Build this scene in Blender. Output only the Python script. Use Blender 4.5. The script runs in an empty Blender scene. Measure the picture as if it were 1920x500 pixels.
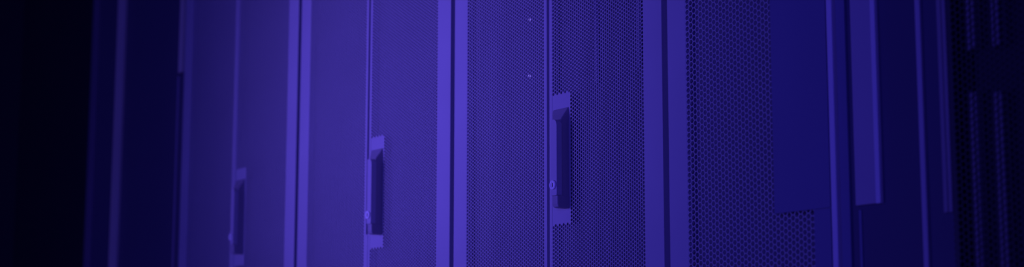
import bpy, bmesh, math, random
from mathutils import Vector, Matrix
random.seed(5)
sc = bpy.context.scene
C = sc.collection
W = 0.6                 # pitch of the cabinets in the row
EYE = 0.70              # height of the lens above the floor
H = 2.06                # cabinet height
DZ0, DZ1 = 0.07, 2.03   # door bottom / top

# ------------------------------------------------------------------ materials
def paint(name, col, rough=0.45, bump=0.02, metal=0.0, spec=0.4, scale=900, vary=0.06):
    m = bpy.data.materials.new(name); m.use_nodes = True
    nt = m.node_tree; b = nt.nodes['Principled BSDF']
    b.inputs['Metallic'].default_value = metal
    b.inputs['Specular IOR Level'].default_value = spec
    tc = nt.nodes.new('ShaderNodeTexCoord')
    n = nt.nodes.new('ShaderNodeTexNoise'); n.inputs['Scale'].default_value = 7; n.inputs['Detail'].default_value = 5
    nt.links.new(tc.outputs['Object'], n.inputs['Vector'])
    mx = nt.nodes.new('ShaderNodeMix'); mx.data_type = 'RGBA'
    mx.inputs[6].default_value = (*[c * (1 - vary) for c in col], 1)
    mx.inputs[7].default_value = (*[min(1, c * (1 + vary)) for c in col], 1)
    nt.links.new(n.outputs['Fac'], mx.inputs[0]); nt.links.new(mx.outputs[2], b.inputs['Base Color'])
    mr = nt.nodes.new('ShaderNodeMapRange'); mr.inputs['To Min'].default_value = rough - .05; mr.inputs['To Max'].default_value = rough + .05
    nt.links.new(n.outputs['Fac'], mr.inputs['Value']); nt.links.new(mr.outputs['Result'], b.inputs['Roughness'])
    if bump:
        n2 = nt.nodes.new('ShaderNodeTexNoise'); n2.inputs['Scale'].default_value = scale
        nt.links.new(tc.outputs['Object'], n2.inputs['Vector'])
        bp = nt.nodes.new('ShaderNodeBump'); bp.inputs['Strength'].default_value = bump; bp.inputs['Distance'].default_value = .001
        nt.links.new(n2.outputs['Fac'], bp.inputs['Height']); nt.links.new(bp.outputs['Normal'], b.inputs['Normal'])
    return m

M = {
    'door':    paint('powder_coat_grey', (.52, .50, .56)),
    'carcass': paint('carcass_paint', (.10, .10, .13), .55),
    'inside':  paint('equipment_paint', (.19, .185, .235), .6),
    'handle':  paint('handle_plastic', (.37, .35, .40), .5),
    'rail':    paint('zinc_rail', (.42, .42, .46), .5),
    'navy':    paint('dark_blue_panel', (.20, .20, .34), .55),
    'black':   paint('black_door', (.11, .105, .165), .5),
    'deep':    paint('deep_blue_sheet', (.09, .085, .16), .55),
    'trim':    paint('trim_paint', (.78, .74, .82), .45),
    'nearstrip': paint('near_strip_paint', (.52, .48, .57), .5),
    'faint': paint('faint_strip_paint', (.32, .29, .36), .5),
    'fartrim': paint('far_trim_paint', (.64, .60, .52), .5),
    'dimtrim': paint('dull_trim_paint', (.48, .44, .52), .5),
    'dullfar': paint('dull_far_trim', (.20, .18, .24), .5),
    'lock':    paint('polished_lock', (.95, .93, .97), .3, 0, 0, .5),
    'slot':    paint('keyhole_black', (.02, .02, .03), .6, 0),
    'cable':   paint('pale_cable_jacket', (.50, .48, .56), .55, 0),
    'unlit_door': paint('unlit_door_coat', (.055, .052, .075), .5),  # door coat darkened to stand for the low light at the near end
    'backlight_paint': paint('painted_backlight', (.32, .30, .36), .6),  # pale colour stands in for light seen through the mesh cells
    'unlit_black': paint('unlit_black_door', (.022, .02, .03), .5),  # black door paint taken darker where less light reaches the row ends
    'foot':    paint('rubber_foot', (.03, .03, .035), .7),
}

def led(name, col, s):
    m = bpy.data.materials.new(name); m.use_nodes = True
    b = m.node_tree.nodes['Principled BSDF']
    b.inputs['Base Color'].default_value = (.2, .2, .3, 1)
    b.inputs['Emission Color'].default_value = (*col, 1); b.inputs['Emission Strength'].default_value = s
    return m
M['led'] = led('status_light_glow', (.30, .22, 1.0), 1.0)

def tiles(name, col, line, sx, sy, mortar=.006):
    m = bpy.data.materials.new(name); m.use_nodes = True
    nt = m.node_tree; b = nt.nodes['Principled BSDF']
    tc = nt.nodes.new('ShaderNodeTexCoord'); br = nt.nodes.new('ShaderNodeTexBrick')
    br.offset = 0; br.inputs['Scale'].default_value = 1
    br.inputs['Brick Width'].default_value = sx; br.inputs['Row Height'].default_value = sy
    br.inputs['Mortar Size'].default_value = mortar
    br.inputs['Color1'].default_value = (*col, 1); br.inputs['Color2'].default_value = (*[c * .93 for c in col], 1)
    br.inputs['Mortar'].default_value = (*line, 1)
    nt.links.new(tc.outputs['Object'], br.inputs['Vector']); nt.links.new(br.outputs['Color'], b.inputs['Base Color'])
    b.inputs['Roughness'].default_value = .5
    return m
M['floor'] = tiles('raised_floor_tiles', (.16, .16, .18), (.03, .03, .035), .6, .6)
M['ceiling'] = tiles('ceiling_tiles', (.10, .10, .11), (.05, .05, .055), .6, .6)
M['wall'] = paint('wall_paint', (.12, .12, .14), .8, .1, scale=120)

# ------------------------------------------------------------------ mesh helpers
def link(name, bm, mat, parent=None, bevel=0, loc=None, kind=None):
    me = bpy.data.meshes.new(name)
    bmesh.ops.recalc_face_normals(bm, faces=bm.faces)
    bm.to_mesh(me); bm.free()
    o = bpy.data.objects.new(name, me); C.objects.link(o)
    me.materials.append(mat)
    if bevel:
        md = o.modifiers.new('edge', 'BEVEL'); md.width = bevel; md.segments = 2; md.limit_method = 'ANGLE'
    if parent: o.parent = parent
    if loc: o.location = loc
    if kind: o['kind'] = kind
    return o

def box(bm, x0, x1, y0, y1, z0, z1):
    v = [bm.verts.new((x, y, z)) for z in (z0, z1) for y in (y0, y1) for x in (x0, x1)]
    for f in ((0, 1, 3, 2), (4, 6, 7, 5), (0, 4, 5, 1), (1, 5, 7, 3), (3, 7, 6, 2), (2, 6, 4, 0)):
        bm.faces.new([v[i] for i in f])

def B(*a):
    bm = bmesh.new(); box(bm, *a); return bm

def ring(ox0, ox1, oz0, oz1, ix0, ix1, iz0, iz1, y0, y1):
    """one continuous rectangular frame with thickness"""
    bm = bmesh.new()
    def loop(x0, x1, z0, z1, y): return [bm.verts.new(p) for p in ((x0, y, z0), (x1, y, z0), (x1, y, z1), (x0, y, z1))]
    a, b = loop(ox0, ox1, oz0, oz1, y0), loop(ix0, ix1, iz0, iz1, y0)
    c, d = loop(ox0, ox1, oz0, oz1, y1), loop(ix0, ix1, iz0, iz1, y1)
    for i in range(4):
        j = (i + 1) % 4
        bm.faces.new((a[i], a[j], b[j], b[i])); bm.faces.new((c[i], d[i], d[j], c[j]))
        bm.faces.new((a[i], c[i], c[j], a[j])); bm.faces.new((b[i], b[j], d[j], d[i]))
    return bm

def prism_xz(pts, y0, y1):
    bm = bmesh.new()
    a = [bm.verts.new((x, y0, z)) for x, z in pts]; b = [bm.verts.new((x, y1, z)) for x, z in pts]
    bm.faces.new(a); bm.faces.new(b[::-1])
    for i in range(len(pts)):
        j = (i + 1) % len(pts); bm.faces.new((a[i], b[i], b[j], a[j]))
    return bm

COARSE, FINE = 0.0087, 0.0063    # hole pitch of the near doors and of the three handled doors
def perforated(x0, x1, z0, z1, blank=None, hole=.79, pitch=COARSE, y=.0006, t=.0014):
    """sheet of real hexagonal holes between x0 and x1; cells inside `blank` stay solid"""
    PITCH = pitch; S = PITCH / math.sqrt(3)
    n = max(2, round((x1 - x0 - .5 * S) / (1.5 * S)))
    k = (x1 - x0) / (n * 1.5 * S + .5 * S - 2 * S * (1 - hole) * .5)   # fit whole columns
    me_v, me_f = [], []
    s = S * k if .8 < k < 1.2 else S
    rows = int((z1 - z0) / PITCH)
    for c in range(-1, n + 1):
        cx = x0 + s * hole + (c) * 1.5 * s
        for r in range(-1, rows + 1):
            cz = z0 + (r + .5 + (.5 if c % 2 else 0)) * PITCH
            solid = c < 0 or c >= n or r < 0 or r >= rows
            if blank and blank[0] < cx < blank[1] and blank[2] < cz < blank[3]: solid = True
            base = len(me_v)
            sz = S
            outer = [(cx + s * math.cos(math.pi / 3 * i), cz + sz * math.sin(math.pi / 3 * i)) for i in range(6)]
            me_v += [(px, y, pz) for px, pz in outer]
            if solid:
                me_f.append([base + i for i in range(6)])
            else:
                inner = [(cx + (px - cx) * hole, cz + (pz - cz) * hole) for px, pz in outer]
                me_v += [(px, y, pz) for px, pz in inner] + [(px, y + t, pz) for px, pz in inner]
                for i in range(6):
                    j = (i + 1) % 6
                    me_f.append([base + i, base + j, base + 6 + j, base + 6 + i])
                    me_f.append([base + 6 + i, base + 6 + j, base + 12 + j, base + 12 + i])
    me = bpy.data.meshes.new('perforated_panel')
    me.from_pydata(me_v, [], me_f); me.update()
    return me

def mesh_obj(name, me, mat, parent):
    o = bpy.data.objects.new(name, me); C.objects.link(o); o.parent = parent
    if not me.materials: me.materials.append(mat)
    return o

def thing(name, label, cat, loc=(0, 0, 0), group=None):
    o = bpy.data.objects.new(name, None); C.objects.link(o)
    o.empty_display_size = .1; o.location = loc
    o['label'] = label; o['category'] = cat
    if group: o['group'] = group
    return o

def dup(root, loc, label, swap=None):
    def cp(o, parent):
        c = o.copy(); C.objects.link(c)
        if parent: c.parent = parent
        if swap and o.type == 'MESH':
            nm = o.data.materials[0].name
            if nm in swap:
                c.material_slots[0].link = 'OBJECT'; c.material_slots[0].material = swap[nm]
        for ch in list(o.children): cp(ch, c)
        return c
    r = cp(root, None); r.location = loc; r['label'] = label
    return r

# ------------------------------------------------------------------ the room
def struct(name, bm, mat): return link(name, bm, mat, kind='structure')
struct('floor', B(-3.2, 4.4, -3.2, 1.9, -.06, 0), M['floor'])
struct('ceiling', B(-3.2, 4.4, -3.2, 1.9, 2.9, 2.96), M['ceiling'])
struct('wall_back', B(-3.2, 4.4, 1.9, 1.98, -.06, 2.96), M['wall'])
struct('wall_left', B(-3.28, -3.2, -3.2, 1.98, -.06, 2.96), M['wall'])
struct('wall_right', B(4.4, 4.48, -3.2, 1.98, -.06, 2.96), M['wall'])

# ------------------------------------------------------------------ cabinets
GROUP = 'server cabinets in one row'
def carcass(t, w, mat=None):
    mat = mat or M['carcass']
    g = .0035
    bm = bmesh.new()
    # open-fronted shell: U-shaped plan extruded, closed by top and bottom
    pts = [(g, .02), (g, 1.0), (w - g, 1.0), (w - g, .02), (w - .022, .02), (w - .022, .98), (.022, .98), (.022, .02)]
    a = [bm.verts.new((x, y, .06)) for x, y in pts]; b = [bm.verts.new((x, y, H)) for x, y in pts]
    bm.faces.new(a); bm.faces.new(b[::-1])
    for i in range(8):
        j = (i + 1) % 8; bm.faces.new((a[i], b[i], b[j], a[j]))
    body = link('cabinet_body', bm, mat, t, .001)
    link('top_panel', B(.022, w - .022, .03, .98, H - .025, H), mat, t, .001)
    link('bottom_panel', B(.022, w - .022, .03, .98, .06, .085), mat, t, .001)
    for x in (.07, w - .07):
        for y in (.1, .9):
            bm = bmesh.new()
            bmesh.ops.create_cone(bm, cap_ends=True, segments=20, radius1=.026, radius2=.018, depth=.06)
            bmesh.ops.translate(bm, verts=bm.verts, vec=(x, y, .03))
            link('levelling_foot', bm, M['foot'], t)
    return body

def mount_rail(t, x, y=.064, mat=None):
    """L-section mounting post with square holes"""
    bm = bmesh.new()
    zs = [.1 + i * .0222 for i in range(86)]
    x0, x1 = x - .012, x + .012
    h = .0045
    for i in range(len(zs) - 1):
        za, zb = zs[i], zs[i + 1]; zc = (za + zb) / 2
        o = [bm.verts.new(p) for p in ((x0, y, za), (x1, y, za), (x1, y, zb), (x0, y, zb))]
        n = [bm.verts.new(p) for p in ((x - h, y, zc - h), (x + h, y, zc - h), (x + h, y, zc + h), (x - h, y, zc + h))]
        for k in range(4):
            j = (k + 1) % 4; bm.faces.new((o[k], o[j], n[j], n[k]))
    bmesh.ops.remove_doubles(bm, verts=bm.verts, dist=1e-5)
    sx = x0 if x < .3 else x1
    v = [bm.verts.new(p) for p in ((sx, y, .1), (sx, y + .03, .1), (sx, y + .03, zs[-1]), (sx, y, zs[-1]))]
    bm.faces.new(v)
    o = link('mounting_rail', bm, mat or M['rail'], t)
    md = o.modifiers.new('sheet', 'SOLIDIFY'); md.thickness = .002; md.offset = 1
    return o

def back_cover(t, x0, x1, z0=.1, z1=1.98, y=.0165, mat=None):
    """folded blanking sheet across the rails that closes unused height"""
    bm = bmesh.new()
    n = max(1, round((z1 - z0) / .0889)); h = (z1 - z0) / n
    prof = []
    for i in range(n):
        z = z0 + i * h
        prof += [(y, z + .0002), (y, z + h - .0014), (y + .0004, z + h - .0010), (y + .0004, z + h - .0003)]
    a = [bm.verts.new((x0, p, z)) for p, z in prof]; b = [bm.verts.new((x1, p, z)) for p, z in prof]
    for i in range(len(prof) - 1): bm.faces.new((a[i], b[i], b[i + 1], a[i + 1]))
    o = link('blanking_panel', bm, mat or M['inside'], t)
    md = o.modifiers.new('sheet', 'SOLIDIFY'); md.thickness = .0015; md.offset = 1
    return o

LX0, LM0, LM1, LX1 = .0085, .051, .2866, .2943     # left leaf: edge, mesh, mesh, edge
RX0, RM0, RM1, RX1 = .3011, .3095, .5508, .5953    # right leaf
MZ0, MZ1 = .16, 1.96
PL = (.3095, .3570, EYE + .2695, EYE + .489)       # solid patch the handle is fixed to
left_sheet = perforated(LM0, LM1, MZ0, MZ1, None, .78, FINE)
right_sheet = perforated(RM0, RM1, MZ0, MZ1, PL, .78, FINE)

def leaf(t, x0, m0, m1, x1, sheet, mat):
    d = link('door', ring(x0, x1, DZ0, DZ1, m0, m1, MZ0 + .002, MZ1 - .002, 0, .014), mat, t, .0012)
    mesh_obj('perforated_panel', sheet, mat, d)
    return d

def handle(d, x, mat):
    """swing handle: body lofted along its height, lever bar, lock; x = left end of the solid patch"""
    e = EYE
    secs = [(e + .4625, .0045, .0450, .0010), (e + .4600, .0050, .0455, .0035), (e + .4520, .0105, .0455, .0090), (e + .4430, .0205, .0455, .0160),
            (e + .4370, .0270, .0455, .0190), (e + .4300, .0305, .0455, .0205), (e + .3125, .0310, .0460, .0205), (e + .3120, .0316, .0470, .0258),
            (e + .2985, .0316, .0470, .0256), (e + .2940, .0322, .0470, .0240), (e + .2925, .0340, .0465, .0215)]
    bm = bmesh.new(); loops = []
    for z, xl, xr, dp in secs:
        r = min(.0025, dp * .4)
        pts = [(xl, 0), (xl, -dp + r), (xl + r * .3, -dp + r * .3), (xl + r, -dp), (xr - r, -dp), (xr - r * .3, -dp + r * .3), (xr, -dp + r), (xr, 0)]
        loops.append([bm.verts.new((x + px, py + .0006, z)) for px, py in pts])
    for a, b in zip(loops, loops[1:]):
        for i in range(8):
            j = (i + 1) % 8; bm.faces.new((a[i], a[j], b[j], b[i]))
    bm.faces.new(loops[0]); bm.faces.new(loops[-1][::-1])
    link('handle_body', bm, mat, d)
    # lever bar with a rounded shoulder at its upper outer corner
    xl, xr, zt, zb = x + .0318, x + .0470, e + .4400, e + .3124
    pts = [(xl, zb + .002), (xl + .001, zb), (xr - .001, zb), (xr, zb + .002)]
    R = .0085
    for i in range(9):
        a = math.pi / 2 * i / 8
        pts.append((xr - R + R * math.cos(a), zt - R * 1.35 + R * 1.35 * math.sin(a)))
    pts += [(xl + .001, zt), (xl, zt - .001)]
    link('lever', prism_xz(pts, -.0265, -.015), M['door'], d, .0011)
    # lock: outer collar with a recessed plug and slot
    cx, cz = x + .0382, e + .3300
    bm = bmesh.new()
    prof = [(.0080, -.0260), (.0080, -.0290), (.0072, -.0298), (.0046, -.0298), (.0042, -.0292), (.0040, -.0288), (0.0010, -.0288)]
    N = 28; rings = []
    for r, y in prof:
        rings.append([bm.verts.new((cx + r * math.cos(2 * math.pi * i / N), y, cz + r * math.sin(2 * math.pi * i / N))) for i in range(N)])
    for a, b in zip(rings, rings[1:]):
        for i in range(N):
            j = (i + 1) % N; bm.faces.new((a[i], a[j], b[j], b[i]))
    bm.faces.new(rings[-1])
    o = link('lock_cylinder', bm, M['lock'], d)
    for p in o.data.polygons: p.use_smooth = False
    link('keyhole', B(cx - .0013, cx + .0013, -.0292, -.0284, cz - .0034, cz + .0034), M['slot'], d, .0004)

def make_cabinet(label, loc):
    t = thing('server_cabinet', label, 'server cabinet', loc, GROUP)
    carcass(t, W)
    leaf(t, LX0, LM0, LM1, LX1, left_sheet, M['door'])
    r = leaf(t, RX0, RM0, RM1, RX1, right_sheet, M['door'])
    handle(r, RM0, M['handle'])
    mount_rail(t, .045); mount_rail(t, W - .045)
    return t, r

cab, rdoor = make_cabinet('violet-lit mesh-door cabinet with the sharpest silver-locked handle, mid-row', (2 * W, 0, 0))
c1 = dup(cab, (1 * W, 0, 0), 'violet-lit mesh-door cabinet with the slightly soft middle one of three handles')
c0 = dup(cab, (0, 0, 0), 'dim mesh-door cabinet with the smallest blurred handle, beside the black doors')
SZ = [EYE + .5374, EYE + .6376]                      # heights of the two small status lights
zz = .1
for z in SZ:
    back_cover(cab, .023, W - .023, zz, z - .0219); zz = z + .0219
back_cover(cab, .023, W - .023, zz, 1.98)
back_cover(c1, .023, W - .023); back_cover(c0, .023, W - .023)
# the strip that closes the lower end of one door seam, and the full-height strip on the farthest mesh cabinet
link('seam_cover', B(.2925, .3025, -.0015, .004, DZ0, EYE + .297), M['door'], c1, .0008)

link('seam_cover', B(.2900, .3080, -.0020, .004, DZ0, DZ1), M['door'], c0, .0008)

# cabinet with the wide mesh leaf and the solid leaf beside it
X3 = 3 * W
t3 = thing('server_cabinet', 'cabinet with coarse-looking sharp mesh under a smooth blue cover plate', 'server cabinet', (X3, 0, 0), GROUP)
W3 = .5525
carcass(t3, W3)
m1, e1 = .3135, .3475
sheet3 = perforated(LM0, m1, MZ0, MZ1, None, .83)
d3 = link('door', ring(.0085, .3455, DZ0, DZ1, LM0, m1, MZ0 + .002, MZ1 - .002, 0, .014), M['door'], t3, .0012)
mesh_obj('perforated_panel', sheet3, M['door'], d3)
p = link('cover_plate', B(.2375, .3455, -.0022, .0005, EYE + .2427, MZ1), M['navy'], d3, .0006); p['label'] = 'smooth dark blue plate over the mesh'
p = link('stile_cover', B(m1 + .0005, .3455, -.0020, .0005, DZ0, EYE + .2422), M['navy'], d3, .0006)
p = link('edge_strip', B(.3462, .3562, -.001, .0195, DZ0, DZ1), M['trim'], d3, .0012); p['label'] = 'lighter strip along the door edge'
back_cover(t3, .023, W3 - .023)
mount_rail(t3, .045)
ds = link('door', B(.3580, .5500, .008, .0195, DZ0, DZ1), M['deep'], t3, .0012); ds['label'] = 'solid dark blue door leaf'
link('flat_strip', B(.3590, .3755, .0040, .0085, DZ0, DZ1), M['navy'], ds, .0008)
p = link('raised_panel', B(.3862, .4236, .0035, .0085, EYE + .2417, DZ1), M['dimtrim'], ds, .0012); p['label'] = 'pale raised panel cut off square at its lower end'
p = link('panel_lip', B(.4240, .4324, .0015, .0085, EYE + .2410, DZ1), M['trim'], ds, .0012)
link('lower_rib', B(.3890, .3940, .0060, .0085, DZ0, EYE + .2360), M['navy'], ds, .001)
link('narrow_strip', B(.5000, .5085, .0035, .0085, DZ0, DZ1), M['nearstrip'], ds, .0012)
for a, b in ((.5355, .5425), (.5437, .5500)):
    link('short_strip', B(a, b, .004, .0085, EYE + .2195, DZ1), M['faint'], ds, .001)

# nearest cabinet, in the dark at the end of the row
X4 = X3 + W3 + .0008
c4 = thing('server_cabinet', 'nearest cabinet, almost black, with faint large hexagonal mesh', 'server cabinet', (X4, 0, 0), GROUP)
carcass(c4, W, M['unlit_black'])
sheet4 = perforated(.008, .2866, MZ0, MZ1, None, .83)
d4 = link('door', ring(.002, LX1, DZ0, DZ1, .008, .2866, MZ0 + .002, MZ1 - .002, 0, .014), M['unlit_door'], c4, .0012)
mesh_obj('perforated_panel', sheet4, M['unlit_door'], d4)
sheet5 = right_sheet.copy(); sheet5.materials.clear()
d5 = leaf(c4, RX0, RM0, RM1, RX1, sheet5, M['unlit_door']); handle(d5, RM0, M['unlit_door'])
mount_rail(c4, .555, mat=M['unlit_black'])
back_cover(c4, .023, W - .023, y=.025, mat=M['unlit_door'])  # sheet added behind the mesh so its holes read less black
for xc, za, zb in ((2.3865, .4240, 1.2), (2.3855, -.45, .3690), (2.4262, .4220, 1.2), (2.4245, -.45, .3640)):  # pale strips painted in place of rails lit behind the mesh
    p = link('backlit_rail_strip', B(xc - .0065 - X4, xc + .0065 - X4, .0065, .022, EYE + za, EYE + zb), M['backlight_paint'], c4, .001)
    p['label'] = 'pale upright strip glimpsed behind the mesh'

# slim servers whose status lights show through the mesh, and two hanging cables
def slim_server(z, label):
    t = thing('rack_server', label, 'server', (2 * W, .0163, z), 'slim servers behind the mesh')
    link('chassis', B(.062, W - .062, .006, .62, -.0215, .0215), M['inside'], t, .001)
    link('front_panel', B(.0235, W - .0235, 0, .006, -.0218, .0218), M['inside'], t, .001)
    bm = bmesh.new()
    bmesh.ops.create_uvsphere(bm, u_segments=14, v_segments=8, radius=.0024)
    bmesh.ops.translate(bm, verts=bm.verts, vec=(.2229, -.0004, 0))
    o = link('status_light', bm, M['led'], t); o['label'] = 'tiny glowing violet light'
slim_server(SZ[1], 'slim server behind the sharp mesh, its violet pinpoint light the upper of two')
slim_server(SZ[0], 'slim server behind the sharp mesh, its violet pinpoint light the lower of two')

def hanging_cable(x, zb, label, ph):
    cu = bpy.data.curves.new('patch_cable', 'CURVE'); cu.dimensions = '3D'; cu.bevel_depth = .0034; cu.bevel_resolution = 3; cu.use_fill_caps = True
    sp = cu.splines.new('POLY'); n = 40; zt = MZ1 - .004
    sp.points.add(n - 1)
    for i in range(n):
        k = i / (n - 1); z = zb + (zt - zb) * k
        sp.points[i].co = (.0022 * math.sin(11 * k + ph) * (1 if k < .95 else .3), .0006 * math.sin(5 * k), z, 1)
    o = bpy.data.objects.new('tmp', cu); C.objects.link(o)
    me = bpy.data.meshes.new_from_object(o.evaluated_get(bpy.context.evaluated_depsgraph_get()))
    bpy.data.objects.remove(o)
    c = bpy.data.objects.new('patch_cable', me); C.objects.link(c); c.location = (x, .0115, 0)
    me.materials.clear(); me.materials.append(M['cable'])
    c['label'] = label; c['category'] = 'cable'; c['group'] = 'cables hanging behind the mesh'
hanging_cable(1.7247, EYE + .505, 'pale cable behind mesh beside the right stile of the sharp-handled cabinet', 0)
hanging_cable(1.6163, EYE + .495, 'pale cable behind mesh just above and right of the sharp handle', 2)

# black solid-door cabinets at the far end
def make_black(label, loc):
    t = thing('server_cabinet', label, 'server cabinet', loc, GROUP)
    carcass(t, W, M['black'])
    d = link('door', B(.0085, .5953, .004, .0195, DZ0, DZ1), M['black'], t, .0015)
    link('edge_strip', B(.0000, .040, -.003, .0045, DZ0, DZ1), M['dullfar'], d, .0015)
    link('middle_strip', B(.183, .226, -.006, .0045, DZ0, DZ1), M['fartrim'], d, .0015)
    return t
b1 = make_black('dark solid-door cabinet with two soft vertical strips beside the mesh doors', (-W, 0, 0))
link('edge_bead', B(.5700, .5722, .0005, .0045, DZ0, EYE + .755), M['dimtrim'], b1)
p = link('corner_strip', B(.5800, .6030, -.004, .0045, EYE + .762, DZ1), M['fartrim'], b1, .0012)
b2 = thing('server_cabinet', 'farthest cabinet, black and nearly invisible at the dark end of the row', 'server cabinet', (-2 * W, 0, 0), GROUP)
carcass(b2, W, M['unlit_black'])
dd = link('door', B(.0085, .5953, .004, .0195, DZ0, DZ1), M['unlit_black'], b2, .0015)
link('edge_strip', B(.540, .590, -.002, .0045, DZ0, DZ1), M['unlit_black'], dd, .0015)

# ------------------------------------------------------------------ lights and camera
def spot(name, loc, tgt, energy, col, size, blend, radius):
    l = bpy.data.lights.new(name, 'SPOT'); l.energy = energy; l.color = col
    l.spot_size = math.radians(size); l.spot_blend = blend; l.shadow_soft_size = radius
    o = bpy.data.objects.new(name, l); C.objects.link(o); o.location = loc
    o.rotation_euler = (Vector(tgt) - Vector(loc)).to_track_quat('-Z', 'Y').to_euler()
    return o
spot('aisle_spotlight', (.55, -2.4, 1.12), (.985, 0, 1.275), 184, (.185, .115, 1.0), 40, 1.0, .40)
def area(name, loc, tgt, energy, col, sx, sy, spread=180):
    l = bpy.data.lights.new(name, 'AREA'); l.shape = 'RECTANGLE'; l.size = sx; l.size_y = sy
    l.energy = energy; l.color = col; l.spread = math.radians(spread)
    o = bpy.data.objects.new(name, l); C.objects.link(o); o.location = loc
    o.rotation_euler = (Vector(tgt) - Vector(loc)).to_track_quat('-Z', 'Y').to_euler()
    return o
area('low_fill_area', (.8, -2.3, .5), (.8, 0, .95), 8, (.12, .085, 1.0), 1.6, .4)  # added fill from low down, not a fixture of the aisle
spot('row_end_fill', (3.4, -2.3, 1.2), (1.2, 0, 1.15), 72, (.08, .055, 1.0), 58, 1.0, .25)  # added fill that lifts the shaded side faces, no real fixture
w = bpy.data.worlds.new('room_glow'); sc.world = w; w.use_nodes = True
bg = w.node_tree.nodes['Background']; bg.inputs['Color'].default_value = (.08, .06, 1, 1); bg.inputs['Strength'].default_value = .17

f, th, ro, psi, D, XC = 3118.52402, .150856620, .00101819764, .951272130, 1.67218884, 3.73681303
fw = Vector((-math.sin(psi) * math.cos(th), math.cos(psi) * math.cos(th), math.sin(th)))
r = Vector((math.cos(psi), math.sin(psi), 0)); u = r.cross(fw)
r2 = r * math.cos(ro) + u * math.sin(ro); u2 = -r * math.sin(ro) + u * math.cos(ro)
cam = bpy.data.cameras.new('camera'); co = bpy.data.objects.new('camera', cam); C.objects.link(co)
m = Matrix.Identity(4)
for i in range(3): m[i][0], m[i][1], m[i][2] = r2[i], u2[i], -fw[i]
m.translation = Vector((XC, -D, EYE)); co.matrix_world = m
cam.sensor_width = 36; cam.lens = 36 * f / 1920; cam.clip_start = .05
cam.dof.use_dof = True; cam.dof.focus_distance = 2.70; cam.dof.aperture_fstop = 3.1
sc.camera = co
sc.view_settings.view_transform = 'Standard'; sc.view_settings.look = 'None'
sc.view_settings.gamma = 1; sc.view_settings.exposure = 0; sc.view_settings.use_curve_mapping = False
sc.cycles.use_denoising = True
